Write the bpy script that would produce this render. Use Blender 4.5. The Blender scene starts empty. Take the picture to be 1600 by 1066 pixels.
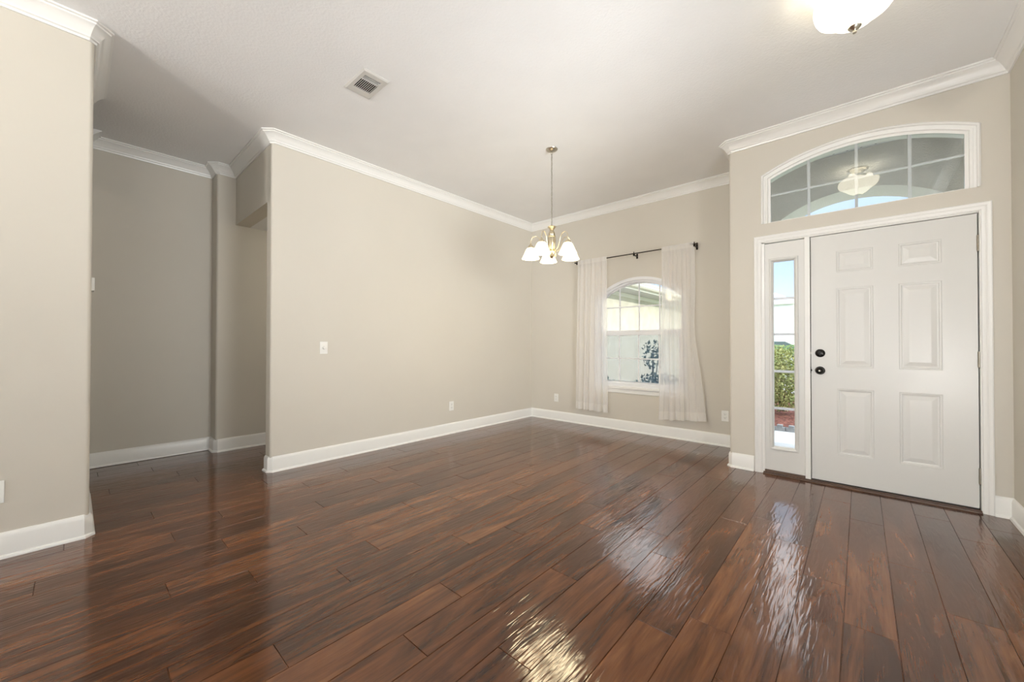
import bpy, bmesh, math, random
from math import sin, cos, pi, radians as R
from mathutils import Vector, Matrix
from mathutils.geometry import tessellate_polygon
random.seed(7)
S = bpy.context.scene
COL = S.collection
# ------------------------------------------------------------------ camera, world, sun, big lights, exposure
FPX, YAW, PITCH, ROLL = 611.2, 0.72782, 0.00906, 0.00128
H = 1.12
cam = bpy.data.cameras.new('camera'); camo = bpy.data.objects.new('camera', cam); COL.objects.link(camo)
cam.sensor_width = 36.0; cam.lens = FPX / 1600 * 36.0; cam.clip_start = 0.02; cam.clip_end = 500
_f = Vector((-sin(YAW)*cos(PITCH), cos(YAW)*cos(PITCH), sin(PITCH)))
_r = Vector((cos(YAW), sin(YAW), 0)); _u = _r.cross(_f)
_r2 = _r*cos(ROLL) + _u*sin(ROLL); _u2 = -_r*sin(ROLL) + _u*cos(ROLL)
camo.matrix_world = Matrix(((_r2.x, _u2.x, -_f.x, 0), (_r2.y, _u2.y, -_f.y, 0), (_r2.z, _u2.z, -_f.z, H), (0, 0, 0, 1)))
S.camera = camo
S.view_settings.view_transform = 'Standard'; S.view_settings.look = 'None'
S.view_settings.gamma = 1; S.view_settings.use_curve_mapping = False
S.view_settings.exposure = 0.16
S.cycles.max_bounces = 10; S.cycles.diffuse_bounces = 6; S.cycles.transparent_max_bounces = 16
S.cycles.sample_clamp_indirect = 6.0
W = bpy.data.worlds.new('sky'); S.world = W; W.use_nodes = True
wn = W.node_tree; wn.nodes.clear()
_tc = wn.nodes.new('ShaderNodeTexCoord'); _sx = wn.nodes.new('ShaderNodeSeparateXYZ')
_cr = wn.nodes.new('ShaderNodeValToRGB'); _bg = wn.nodes.new('ShaderNodeBackground'); _wo = wn.nodes.new('ShaderNodeOutputWorld')
wn.links.new(_tc.outputs['Generated'], _sx.inputs[0]); wn.links.new(_sx.outputs['Z'], _cr.inputs[0])
wn.links.new(_cr.outputs[0], _bg.inputs[0]); wn.links.new(_bg.outputs[0], _wo.inputs[0])
_e = _cr.color_ramp.elements
_e[0].position = 0.0; _e[0].color = (0.62, 0.68, 0.74, 1)
_e[1].position = 0.7; _e[1].color = (1.7, 1.8, 1.9, 1)
for _p, _c in ((0.08, (0.52, 0.62, 0.72, 1)), (0.17, (0.33, 0.47, 0.66, 1)), (0.23, (0.42, 0.55, 0.72, 1)), (0.34, (0.46, 0.58, 0.74, 1)), (0.42, (2.0, 2.0, 2.0, 1))):
    _q = _e.new(_p); _q.color = _c
_bg.inputs[1].default_value = 1.75

def light(name, typ, loc, energy, color=(1, 1, 1), **k):
    l = bpy.data.lights.new(name, typ); l.energy = energy; l.color = color
    o = bpy.data.objects.new(name, l); COL.objects.link(o); o.location = loc
    d = k.pop('dir', None)
    if d: o.rotation_euler = Vector(d).to_track_quat('-Z', 'Y').to_euler()
    for a, b in k.items(): setattr(l, a, b)
    return o
light('sun', 'SUN', (6, -6, 12), 2.7, (1, 0.95, 0.86), dir=(-0.90, 0.22, -0.42), angle=R(0.6))
# added fill lamps at two invented windows in the unseen rear wall
ADDED_BACKWIN = ((-3.2, -2.0), (-0.95, 0.5))
for _a, _b in ADDED_BACKWIN:
    light('added_rear_fill', 'AREA', ((_a+_b)/2, -4.72, 1.25), 62, (0.97, 0.98, 1.0), dir=(0, 1, 0.9), shape='RECTANGLE', size=_b-_a-0.1, size_y=2.1)

# added fill lamps at invented right-wall windows, out of view, brightening the left wall
ADDED_SIDEWIN = ((-3.9, -2.3), (-1.9, -0.3), (0.9, 2.6))
for (_a, _b), _w, _d in zip(ADDED_SIDEWIN, (22, 36, 275), ((-1, .7, .4), (-1, .6, .4), (-.62, 1, .85))):
    light('added_side_fill', 'AREA', (1.45, (_a+_b)/2-.15, 1.35), _w, (1.0, 0.985, 0.96), dir=_d, shape='RECTANGLE', size=_b-_a-0.1, size_y=1.9)

# ------------------------------------------------------------------ materials
def mat(name, col=(.8, .8, .8), rough=.5, metal=0, **k):
    m = bpy.data.materials.new(name); m.use_nodes = True
    b = m.node_tree.nodes['Principled BSDF']
    b.inputs['Base Color'].default_value = (*col, 1); b.inputs['Roughness'].default_value = rough; b.inputs['Metallic'].default_value = metal
    for a, v in k.items(): b.inputs[a.replace('_', ' ')].default_value = v
    return m
def nd(m, t, **k):
    n = m.node_tree.nodes.new(t)
    for a, v in k.items():
        if a in n.inputs.keys(): n.inputs[a].default_value = v
        else: setattr(n, a, v)
    return n
def lk(m, a, b): m.node_tree.links.new(a, b)
def coords(m, scale=(1, 1, 1), kind='Object'):
    t = nd(m, 'ShaderNodeTexCoord'); mp = nd(m, 'ShaderNodeMapping'); mp.inputs['Scale'].default_value = scale
    lk(m, t.outputs[kind], mp.inputs[0]); return mp.outputs[0]
def mottled(name, c1, c2, scale, rough=.6, bump=0, bscale=120, bdist=.002, detail=6, metal=0, stretch=(1, 1, 1)):
    m = mat(name, c1, rough, metal); b = m.node_tree.nodes['Principled BSDF']
    v = coords(m, stretch)
    n = nd(m, 'ShaderNodeTexNoise', Scale=scale, Detail=detail); lk(m, v, n.inputs['Vector'])
    r = nd(m, 'ShaderNodeValToRGB'); r.color_ramp.elements[0].position = .35; r.color_ramp.elements[1].position = .68
    r.color_ramp.elements[0].color = (*c1, 1); r.color_ramp.elements[1].color = (*c2, 1)
    lk(m, n.outputs[0], r.inputs[0]); lk(m, r.outputs[0], b.inputs['Base Color'])
    if bump:
        n2 = nd(m, 'ShaderNodeTexNoise', Scale=bscale, Detail=4); lk(m, v, n2.inputs['Vector'])
        bp = nd(m, 'ShaderNodeBump', Strength=bump, Distance=bdist); lk(m, n2.outputs[0], bp.inputs['Height']); lk(m, bp.outputs[0], b.inputs['Normal'])
    return m
M = {}
M['wall'] = mottled('wall_paint', (.62, .588, .522), (.635, .603, .537), 1.5, .55, .12, 260, .001)
M['wall_hall'] = M['wall']
M['ceil'] = mottled('ceiling_texture', (.86, .865, .865), (.88, .885, .885), 3, .85, .50, 70, .004)
M['trim'] = mat('white_gloss_trim', (.84, .84, .82), .28)
M['door'] = mat('white_door_paint', (.70, .70, .68), .32)
M['vinyl'] = mat('white_vinyl', (.80, .81, .83), .3)
M['plate'] = mat('white_plastic', (.85, .85, .82), .25)
M['dark'] = mat('dark_slot', (.012, .010, .008), .9, Specular_IOR_Level=0.0)
M['black'] = mat('oil_rubbed_black', (.012, .011, .010), .28, .6)
M['rod'] = mat('dark_bronze_rod', (.03, .02, .015), .35, .7)
M['nickel'] = mottled('brushed_nickel', (.52, .49, .43), (.62, .58, .50), 30, .3, metal=1)
M['hinge'] = mottled('satin_nickel_hinge', (.25, .23, .19), (.33, .30, .25), 30, .4, metal=1)
M['brass'] = mottled('warm_satin_brass', (.66, .58, .42), (.78, .70, .53), 40, .28, metal=1)
M['threshold'] = mottled('dark_wood_threshold', (.05, .025, .012), (.12, .06, .03), 12, .35, stretch=(1, 12, 12))
M['weather'] = mat('bronze_weatherstrip', (.02, .016, .012), .5)
M['cord'] = mat('chain_metal', (.42, .40, .36), .3, 1)
def emis(name, col, st, base=(.9, .9, .88)):
    m = mat(name, base, .25); b = m.node_tree.nodes['Principled BSDF']
    b.inputs['Emission Color'].default_value = (*col, 1); b.inputs['Emission Strength'].default_value = st
    return m
M['shade'] = emis('lit_frosted_glass', (1, .80, .42), 3.2)
M['bowl'] = emis('lit_alabaster_glass', (1, .90, .68), 3)
M['bulb'] = emis('lit_bulb', (1, .84, .52), 12)
def glass(name, tint=(1, 1, 1), r=0.0, k=2.2):
    m = bpy.data.materials.new(name); m.use_nodes = True; t = m.node_tree; t.nodes.clear()
    o = nd(m, 'ShaderNodeOutputMaterial'); mx = nd(m, 'ShaderNodeMixShader'); fr = nd(m, 'ShaderNodeFresnel', IOR=1.52)
    tr = nd(m, 'ShaderNodeBsdfTransparent'); tr.inputs[0].default_value = (*tint, 1)
    gl = nd(m, 'ShaderNodeBsdfGlossy'); gl.inputs['Roughness'].default_value = r
    mu = nd(m, 'ShaderNodeMath', operation='MULTIPLY'); mu.inputs[1].default_value = k
    lk(m, fr.outputs[0], mu.inputs[0]); lk(m, mu.outputs[0], mx.inputs[0]); lk(m, tr.outputs[0], mx.inputs[1]); lk(m, gl.outputs[0], mx.inputs[2]); lk(m, mx.outputs[0], o.inputs[0])
    return m
M['glass'] = glass('window_glass', (.97, .985, 1))
M['glass_dirty'] = glass('dusty_window_glass', (.92, .95, .97), .012, 4.2)
def sheer(name, col, dens, weave=900):
    m = bpy.data.materials.new(name); m.use_nodes = True; t = m.node_tree; t.nodes.clear()
    o = nd(m, 'ShaderNodeOutputMaterial'); mx = nd(m, 'ShaderNodeMixShader'); tr = nd(m, 'ShaderNodeBsdfTransparent')
    d = nd(m, 'ShaderNodeBsdfDiffuse'); d.inputs[0].default_value = (*col, 1)
    tl = nd(m, 'ShaderNodeBsdfTranslucent'); tl.inputs[0].default_value = (*col, 1); m2 = nd(m, 'ShaderNodeMixShader'); m2.inputs[0].default_value = .45
    lk(m, d.outputs[0], m2.inputs[1]); lk(m, tl.outputs[0], m2.inputs[2])
    n = nd(m, 'ShaderNodeTexNoise', Scale=40, Detail=3); lk(m, coords(m, (8, 8, 1)), n.inputs['Vector'])
    mr = nd(m, 'ShaderNodeMapRange'); mr.inputs['To Min'].default_value = dens-.03; mr.inputs['To Max'].default_value = dens+.03
    lk(m, n.outputs[0], mr.inputs[0]); lk(m, mr.outputs[0], mx.inputs[0])
    lk(m, tr.outputs[0], mx.inputs[1]); lk(m, m2.outputs[0], mx.inputs[2]); lk(m, mx.outputs[0], o.inputs[0])
    return m
M['sheer'] = sheer('sheer_white_voile', (.98, .965, .95), .66)
M['hem'] = sheer('voile_hem', (.97, .955, .93), .72)
M['screen'] = sheer('insect_screen_mesh', (.16, .25, .34), .50)
# floor: laminate planks
def floor_mat():
    m = mat('dark_walnut_laminate', (.08, .03, .015), .2); b = m.node_tree.nodes['Principled BSDF']
    at = nd(m, 'ShaderNodeAttribute', attribute_name='plank')
    tc = nd(m, 'ShaderNodeTexCoord'); sep = nd(m, 'ShaderNodeSeparateXYZ'); lk(m, at.outputs['Color'], sep.inputs[0])
    off = nd(m, 'ShaderNodeVectorMath', operation='SCALE'); off.inputs['Scale'].default_value = 37.0; lk(m, at.outputs['Color'], off.inputs[0])
    ad = nd(m, 'ShaderNodeVectorMath', operation='ADD'); lk(m, tc.outputs['Object'], ad.inputs[0]); lk(m, off.outputs[0], ad.inputs[1])
    def noise(sc, scale, det, dist=0, rough=.5):
        mp = nd(m, 'ShaderNodeMapping'); mp.inputs['Scale'].default_value = sc; lk(m, ad.outputs[0], mp.inputs[0])
        n = nd(m, 'ShaderNodeTexNoise', Scale=scale, Detail=det, Distortion=dist, Roughness=rough); lk(m, mp.outputs[0], n.inputs['Vector']); return n.outputs[0]
    fig = noise((5.5, .75, 1), 2.0, 5, 1.3, .55)
    grain = noise((60, 2.0, 1), 2.2, 6, .3, .6)
    fine = noise((220, 9, 1), 1.5, 3)
    def math(op, a, bb):
        n = nd(m, 'ShaderNodeMath', operation=op)
        for i, v in enumerate((a, bb)):
            if isinstance(v, (int, float)): n.inputs[i].default_value = v
            else: lk(m, v, n.inputs[i])
        return n.outputs[0]
    v = math('ADD', math('MULTIPLY', fig, .70), math('MULTIPLY', grain, .20))
    v = math('ADD', v, math('ADD', math('MULTIPLY', fine, .05), .03))
    v = math('ADD', v, math('MULTIPLY', math('SUBTRACT', sep.outputs[2], .5), .13))
    r = nd(m, 'ShaderNodeValToRGB'); e = r.color_ramp.elements
    e[0].position = .36; e[0].color = (.044, .0145, .0055, 1); e[1].position = .72; e[1].color = (.25, .098, .036, 1)
    for p, c in ((.45, (.086, .029, .0100, 1)), (.53, (.125, .044, .0155, 1)), (.62, (.170, .064, .023, 1))): q = e.new(p); q.color = c
    lk(m, v, r.inputs[0]); lk(m, r.outputs[0], b.inputs['Base Color'])
    # hand-scraped ripples, running along the plank with a wobble
    rip = noise((27, 3.2, 1), 1.9, 1.5, .9, .4)
    b1 = nd(m, 'ShaderNodeBump', Strength=.5, Distance=.0030); lk(m, rip, b1.inputs['Height'])
    b2 = nd(m, 'ShaderNodeBump', Strength=.12, Distance=.001); lk(m, grain, b2.inputs['Height']); lk(m, b1.outputs[0], b2.inputs['Normal'])
    lk(m, b2.outputs[0], b.inputs['Normal'])
    b.inputs['IOR'].default_value = 1.42; b.inputs['Roughness'].default_value = .12
    b.inputs['Coat Weight'].default_value = .35; b.inputs['Coat Roughness'].default_value = .09
    lk(m, b1.outputs[0], b.inputs['Coat Normal'])
    return m
M['floor'] = floor_mat()
# outdoors
M['stucco'] = mottled('cream_stucco', (.62, .59, .47), (.69, .665, .55), 4, .9, .6, 90, .01)
M['porch_stucco'] = mottled('porch_stucco', (.82, .80, .74), (.86, .84, .78), 4, .9, .6, 90, .01)
M['fascia'] = mat('cream_fascia', (.85, .83, .74), .4)
M['soffit'] = mat('grey_soffit', (.55, .57, .58), .6)
M['shingle'] = mottled('grey_shingles', (.10, .12, .14), (.34, .38, .42), 14, .9, .5, 40, .01)
M['concrete'] = mottled('pale_concrete', (.50, .53, .56), (.58, .61, .64), 6, .9, .2, 80, .003)
M['asphalt'] = mottled('road_grey', (.30, .31, .32), (.38, .39, .40), 6, .9)
M['grass'] = mottled('lawn', (.10, .20, .04), (.22, .32, .09), 20, .9, .5, 60, .02)
M['mulch'] = mottled('red_mulch', (.08, .025, .02), (.34, .13, .10), 22, .95, 1.0, 50, .03)
M['edging'] = mottled('grey_concrete_edging', (.20, .21, .22), (.34, .35, .36), 9, .9)
M['leaf'] = mottled('yellow_green_leaves', (.16, .22, .06), (.50, .50, .20), 9, .5)
M['leaf_dark'] = mottled('dark_green_leaves', (.02, .05, .025), (.07, .12, .05), 12, .5)
M['frond'] = mottled('palm_frond_green', (.16, .34, .06), (.36, .52, .16), 9, .4)
M['stem'] = mat('woody_stem', (.10, .07, .05), .8)
M['siding'] = mat('white_garage_panels', (.82, .84, .86), .5)
M['housewall'] = mottled('pale_house_wall', (.80, .80, .78), (.86, .86, .84), 2, .8)
M['carpaint'] = mat('silver_car_paint', (.5, .55, .55), .25, .4)
M['carglass'] = mat('car_window_glass', (.03, .07, .07), .08)
M['tyre'] = mat('tyre_rubber', (.02, .02, .02), .8)
M['softwhite'] = mat('white_porch_soffit', (.80, .82, .84), .6)

# ------------------------------------------------------------------ mesh helpers
def link(name, me, m, parent=None, smooth=False, label=None):
    o = bpy.data.objects.new(name, me); COL.objects.link(o)
    if m is not None: me.materials.append(m if not isinstance(m, str) else M[m])
    if parent is not None: o.parent = parent
    if smooth:
        for p in me.polygons: p.use_smooth = True
    if label: o['label'] = label
    return o
def obj(name, bm, m, parent=None, smooth=False, label=None, norm=True, weld=True):
    if weld: bmesh.ops.remove_doubles(bm, verts=bm.verts, dist=1e-5)
    if norm: bmesh.ops.recalc_face_normals(bm, faces=bm.faces)
    me = bpy.data.meshes.new(name); bm.to_mesh(me); bm.free()
    o = link(name, me, m, parent, smooth, label)
    if smooth == 'auto': autos(o)
    return o
def autos(o, ang=35):
    me = o.data
    for p in me.polygons: p.use_smooth = True
    b = bmesh.new(); b.from_mesh(me)
    for e in b.edges:
        if len(e.link_faces) == 2 and e.calc_face_angle(0) > R(ang): e.smooth = False
    b.to_mesh(me); b.free()
def struct(o): o['kind'] = 'structure'; return o
def tag(o, label, cat, group=None):
    o['label'] = label; o['category'] = cat
    if group: o['group'] = group
    return o
def empty(name, loc=(0, 0, 0), rz=0):
    o = bpy.data.objects.new(name, None); COL.objects.link(o); o.location = loc; o.rotation_euler = (0, 0, rz); o.empty_display_size = .1; return o
def box(bm, x0, x1, y0, y1, z0, z1, bev=0):
    mt = Matrix.LocRotScale(((x0+x1)/2, (y0+y1)/2, (z0+z1)/2), None, (abs(x1-x0), abs(y1-y0), abs(z1-z0)))
    g = bmesh.ops.create_cube(bm, size=1, matrix=mt)
    if bev:
        es = list({e for v in g['verts'] for e in v.link_edges})
        bmesh.ops.bevel(bm, geom=es, offset=bev, segments=2, affect='EDGES', profile=.6)
    return bm
def B(*a, **k): return box(bmesh.new(), *a, **k)
def cyl(bm, p, q, r0, r1=None, n=16):
    p, q = Vector(p), Vector(q); d = q-p
    mt = Matrix.Translation((p+q)/2) @ d.to_track_quat('Z', 'Y').to_matrix().to_4x4()
    bmesh.ops.create_cone(bm, cap_ends=True, segments=n, radius1=r0, radius2=r0 if r1 is None else r1, depth=d.length, matrix=mt); return bm
def lathe(bm, prof, n=32, axis=None, loc=(0, 0, 0), ripple=None):
    """prof [(r,z)] revolved round Z; axis = matrix to place"""
    mt = axis or Matrix.Translation(loc); rows = []
    for r, z in prof:
        row = []
        for i in range(n):
            a = 2*pi*i/n; rr, zz = (r, z) if ripple is None else ripple(r, z, a)
            row.append(bm.verts.new(mt @ Vector((rr*cos(a), rr*sin(a), zz))))
        rows.append(row)
    for A_, B_ in zip(rows, rows[1:]):
        for i in range(n): bm.faces.new((A_[i], A_[(i+1) % n], B_[(i+1) % n], B_[i]))
    for row, (r, z) in ((rows[0], prof[0]), (rows[-1], prof[-1])):
        if 0 < r < .3 and ripple is None: bm.faces.new(row)
    return bm
def tube(bm, pts, r, n=8, closed=False):
    pts = [Vector(p) for p in pts]; rows = []; N = len(pts); prev = None
    for i, p in enumerate(pts):
        if closed: t = pts[(i+1) % N]-pts[i-1]
        else: t = pts[min(i+1, N-1)]-pts[max(i-1, 0)]
        t.normalize()
        if prev is None:
            a = Vector((0, 0, 1)) if abs(t.z) < .9 else Vector((1, 0, 0)); u = t.cross(a).normalized()
        else: u = (prev - t*prev.dot(t)).normalized()
        prev = u; v = t.cross(u); rr = r[i] if isinstance(r, (list, tuple)) else r
        rows.append([bm.verts.new(p + (u*cos(2*pi*k/n)+v*sin(2*pi*k/n))*rr) for k in range(n)])
    for i in range(N if closed else N-1):
        A_, B_ = rows[i], rows[(i+1) % N]
        for k in range(n): bm.faces.new((A_[k], A_[(k+1) % n], B_[(k+1) % n], B_[k]))
    if not closed: bm.faces.new(rows[0]); bm.faces.new(rows[-1])
    return bm
def prism(bm, poly, z0, z1):
    lo = [bm.verts.new((x, y, z0)) for x, y in poly]; hi = [bm.verts.new((x, y, z1)) for x, y in poly]; n = len(poly)
    for i in range(n): bm.faces.new((lo[i], lo[(i+1) % n], hi[(i+1) % n], hi[i]))
    bm.faces.new(lo[::-1]); bm.faces.new(hi); return bm
def holed(bm, outer, holes, y0, y1):
    """upright slab in XZ with holes, extruded from y0 to y1"""
    loops = [outer]+holes
    flat = [p for l in loops for p in l]
    tri = tessellate_polygon([[Vector((x, z, 0)) for x, z in l] for l in loops])
    F = [bm.verts.new((x, y0, z)) for x, z in flat]; K = [bm.verts.new((x, y1, z)) for x, z in flat]
    for t in tri:
        bm.faces.new([F[i] for i in t]); bm.faces.new([K[i] for i in reversed(t)])
    s = 0
    for l in loops:
        n = len(l)
        for i in range(n): bm.faces.new((F[s+i], F[s+(i+1) % n], K[s+(i+1) % n], K[s+i]))
        s += n
    return bm
def rnd(poly, idx, r, n=5):
    """round the plan corners idx of a polygon"""
    out = []; N = len(poly)
    for i, p in enumerate(poly):
        if i not in idx: out.append(p); continue
        P = Vector(p); a = (Vector(poly[i-1])-P).normalized(); b = (Vector(poly[(i+1) % N])-P).normalized(); c = P+(a+b)*r
        s = P+a*r-c; e = P+b*r-c
        for k in range(n+1):
            t = k/n; v = s*cos(t*pi/2)+e*sin(t*pi/2); out.append(tuple(c+v))
    return out
def chamfer(path, idx, w):
    out = []
    for i, p in enumerate(path):
        if i not in idx: out.append(tuple(p)); continue
        P = Vector(p); a = (Vector(path[i-1])-P).normalized(); b = (Vector(path[i+1])-P).normalized()
        out += [tuple(P+a*w), tuple(P+b*w)]
    return out
def sweep(bm, path, prof, i0=0, i1=None, side=1):
    """profile (d,z) along plan path; d measured to the left (side=1) with mitred corners; draws spans i0..i1"""
    P = [Vector(p) for p in path]; N = len(P); i1 = N-1 if i1 is None else i1
    nor = []
    for i in range(N):
        a = (P[i]-P[i-1]).normalized() if i > 0 else None; b = (P[i+1]-P[i]).normalized() if i < N-1 else None
        na = Vector((-a.y, a.x)) if a is not None else None; nb = Vector((-b.y, b.x)) if b is not None else None
        if na is None: n = nb
        elif nb is None: n = na
        else: n = (na+nb)/(1+na.dot(nb))
        nor.append(n*side)
    rows = [[bm.verts.new((*(P[i]+nor[i]*d), z)) for d, z in prof] for i in range(i0, i1+1)]
    m = len(prof)
    for A_, B_ in zip(rows, rows[1:]):
        for k in range(m): bm.faces.new((A_[k], A_[(k+1) % m], B_[(k+1) % m], B_[k]))
    bm.faces.new(rows[0]); bm.faces.new(rows[-1][::-1]); return bm
def rings(bm, loops, close=True):
    """bridge a list of equal-length 3D loops"""
    rows = [[bm.verts.new(p) for p in l] for l in loops]; n = len(rows[0])
    for A_, B_ in zip(rows, rows[1:]):
        for k in range(n): bm.faces.new((A_[k], A_[(k+1) % n], B_[(k+1) % n], B_[k]))
    if close: bm.faces.new(rows[-1])
    return bm

# ------------------------------------------------------------------ dimensions
XA, XE, XG, XF, XD, XC = -3.855, -3.36, -4.985, -5.185, .735, -.905
YB, YC, YH, YJ, YEE, YBACK = 4.79, 4.04, 1.15, .985, .07, -4.5
ZC = 2.99; BR = .02
# floor -------------------------------------------------------------
PH = {3: 3.43, 2: 2.44, 1: 2.81, 0: 2.08, -1: 2.39, -2: 2.71, -3: 1.70, -4: 1.54, -5: 2.09, -6: 2.32, -7: 1.60, -8: 2.12, -9: 2.42, -10: 1.77,
      -11: 1.49, -12: .88, -13: 1.12, -14: 1.85, -15: 1.56, -16: 2.19, -17: 1.84, -18: 2.42, -19: 1.66, -20: 1.92, -21: 1.24, -22: 1.62, -30: .48}
bm = bmesh.new(); cl = bm.loops.layers.color.new('plank'); PW, PL = .1585, 1.265
for k in range(-32, 6):
    x0 = -.057+PW*k; x1 = x0+PW; ph = PH.get(k, random.uniform(0, PL)); y = ph-PL*6
    while y < YB:
        y0, y1 = y, y+PL; y += PL
        if y1 < YBACK-.1: continue
        y1c = min(y1, 4.95); y0c = max(y0, YBACK-.1)
        c = (random.random(), random.random(), random.random(), 1); g, t = .00055, .0014
        vs = [bm.verts.new(p) for p in ((x0+g, y0c+g, -.003), (x1-g, y0c+g, -.003), (x1-g, y1c-g, -.003), (x0+g, y1c-g, -.003),
              (x0+g+t, y0c+g+t, 0), (x1-g-t, y0c+g+t, 0), (x1-g-t, y1c-g-t, 0), (x0+g+t, y1c-g-t, 0))]
        for q in ((4, 5, 6, 7), (0, 1, 5, 4), (1, 2, 6, 5), (2, 3, 7, 6), (3, 0, 4, 7)):
            fc = bm.faces.new([vs[i] for i in q])
            for l in fc.loops: l[cl] = c
bl = box(bm, -5.4, .9, YBACK-.1, 4.95, -.12, -.003)
struct(obj('floor', bm, 'floor', weld=False))
# ceiling -----------------------------------------------------------
bm = bmesh.new(); box(bm, -5.4, .95, YBACK-.2, 4.94, ZC, ZC+.12)
struct(obj('ceiling', bm, 'ceil'))
bm = bmesh.new()
prism(bm, [(-5.9, -7.0), (1.4, -7.0), (1.4, 5.7), (-3.3, 5.7), (-3.3, 5.2), (-5.9, 5.2)], 3.14, 3.24)
struct(obj('roof_deck', bm, 'shingle'))
# walls -------------------------------------------------------------
def wall(name, poly, r=(), z0=-.02, z1=ZC+.01): return struct(obj(name, prism(bmesh.new(), rnd(poly, r, BR), z0, z1), 'wall', smooth='auto'))
wall('wall_left', [(XA, YH), (XA, YB+.02), (XA-.13, YB+.02), (XA-.13, YH)], (0, 3))
wall('wall_hall', [(XF, -1.6), (XF, YJ), (XG, YJ), (XG, YB+.02), (XF-.12, YB+.02), (XF-.12, -1.6)], (2,))
struct(obj('wall_header', B(XG, XA-.02, YH, YH+.13, 2.395, ZC+.01), 'wall'))
struct(obj('ceiling_corridor', B(XG, XA-.12, YH+.13, YB, 2.395, 2.43), 'ceil'))
cl_ = empty('flush_light', (-4.45, 2.9, 2.395)); tag(cl_, 'small lit dome light on the low corridor ceiling behind the long wall', 'ceiling light')
obj('dome', lathe(bmesh.new(), [(0, -.07), (.05, -.064), (.09, -.045), (.11, -.015), (.112, 0)], 32), 'shade', cl_, smooth=True)
obj('trim_ring', lathe(bmesh.new(), [(.112, -.012), (.122, -.010), (.125, 0)], 32), 'nickel', cl_, smooth='auto')
light('corridor_bulb', 'POINT', (-4.45, 2.6, 2.18), 12, (1, .92, .76), shadow_soft_size=.08)
wall('wall_entry_left', [(XE, YBACK), (XE, YEE), (-4.26, YEE), (-4.26, YEE-.12), (XE-.12, YEE-.12), (XE-.12, YBACK)], (1,))
wall('wall_pier', [(-4.96, YEE), (XF, YEE), (XF, YEE-.12), (-4.96, YEE-.12)])
wall('wall_hall_end', [(XF-.12, -1.6), (XE, -1.6), (XE, -1.72), (XF-.12, -1.72)])
bm = holed(bmesh.new(), [(YBACK, -.02), (YC+.15, -.02), (YC+.15, ZC+.01), (YBACK, ZC+.01)], [[(a, .35), (b, .35), (b, 2.35), (a, 2.35)] for a, b in ADDED_SIDEWIN], 0, .14)
bmesh.ops.transform(bm, matrix=Matrix(((0, 1, 0, XD), (1, 0, 0, 0), (0, 0, 1, 0), (0, 0, 0, 1))), verts=bm.verts)
struct(obj('wall_right', bm, 'wall'))
for i, (a, b) in enumerate(ADDED_SIDEWIN):  # invented windows framing the added side fill lamps
    bm = holed(bmesh.new(), [(a, .35), (b, .35), (b, 2.35), (a, 2.35)], [[(a+.06, .41), (b-.06, .41), (b-.06, 1.32), (a+.06, 1.32)], [(a+.06, 1.38), (b-.06, 1.38), (b-.06, 2.29), (a+.06, 2.29)]], .03, .09)
    bmesh.ops.transform(bm, matrix=Matrix(((0, 1, 0, XD), (1, 0, 0, 0), (0, 0, 1, 0), (0, 0, 0, 1))), verts=bm.verts)
    w = struct(obj('window_%d' % (6+i), bm, 'vinyl'))
    obj('pane', B(XD+.058, XD+.062, a+.06, b-.06, .41, 2.29), 'glass', w)
struct(obj('roof_sun_block_side', B(XD+.14, 4.2, -7.5, 3.6, 3.0, 3.1), 'softwhite'))  # unseen cover added to keep sun out of the invented side windows
struct(obj('wall_sun_block_side', B(4.1, 4.2, -7.5, 3.6, -.2, 3.1), 'stucco'))  # unseen wall added to block low sun from that side
struct(obj('ground_side_patio', B(1.0, 4.1, -4.6, 3.6, -.2, -.06), 'concrete'))
# rear wall; its two windows are invented openings for the added fill lamps
bm = bmesh.new()
holed(bm, [(XE-.12, -.02), (XD+.14, -.02), (XD+.14, ZC+.01), (XE-.12, ZC+.01)], [[(a, .1), (b, .1), (b, 2.3), (a, 2.3)] for a, b in ADDED_BACKWIN], YBACK, YBACK-.15)
struct(obj('wall_rear', bm, 'wall'))
for i, (a, b) in enumerate(ADDED_BACKWIN):
    w = struct(obj('window_%d' % (4+i), holed(bmesh.new(), [(a, .1), (b, .1), (b, 2.3), (a, 2.3)], [[(a+.06, .16), ((a+b)/2-.03, .16), ((a+b)/2-.03, 2.24), (a+.06, 2.24)], [((a+b)/2+.03, .16), (b-.06, .16), (b-.06, 2.24), ((a+b)/2+.03, 2.24)]], YBACK-.03, YBACK-.09), 'vinyl'))
    obj('pane', B(a+.06, b-.06, YBACK-.062, YBACK-.058, .16, 2.24), 'glass', w)
# window wall ------------------------------------------------------- window_1: arch
def arch(xc, hw, z0, zs, zt, n=24):
    """closed loop: bottom z0, sides up to zs, segmental arch to zt"""
    s = zt-zs; rr = (hw*hw+s*s)/(2*s); a0 = math.asin(hw/rr); cz = zt-rr
    return [(xc-hw, z0), (xc+hw, z0)]+[(xc+rr*sin(a0-2*a0*k/n), cz+rr*cos(a0-2*a0*k/n)) for k in range(n+1)]
WX = -2.128
OUT = arch(WX, .60, .575, 1.735, 1.985)
bm = holed(bmesh.new(), [(XF-.1, -.02), (XC+.13, -.02), (XC+.13, ZC+.01), (XF-.1, ZC+.01)], [OUT], YB, YB+.15)
struct(obj('wall_back', bm, 'wall'))
wall('wall_return', [(XC, YC), (XC, YB+.01), (XC+.13, YB+.01), (XC+.13, YC)], (0,))
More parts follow.
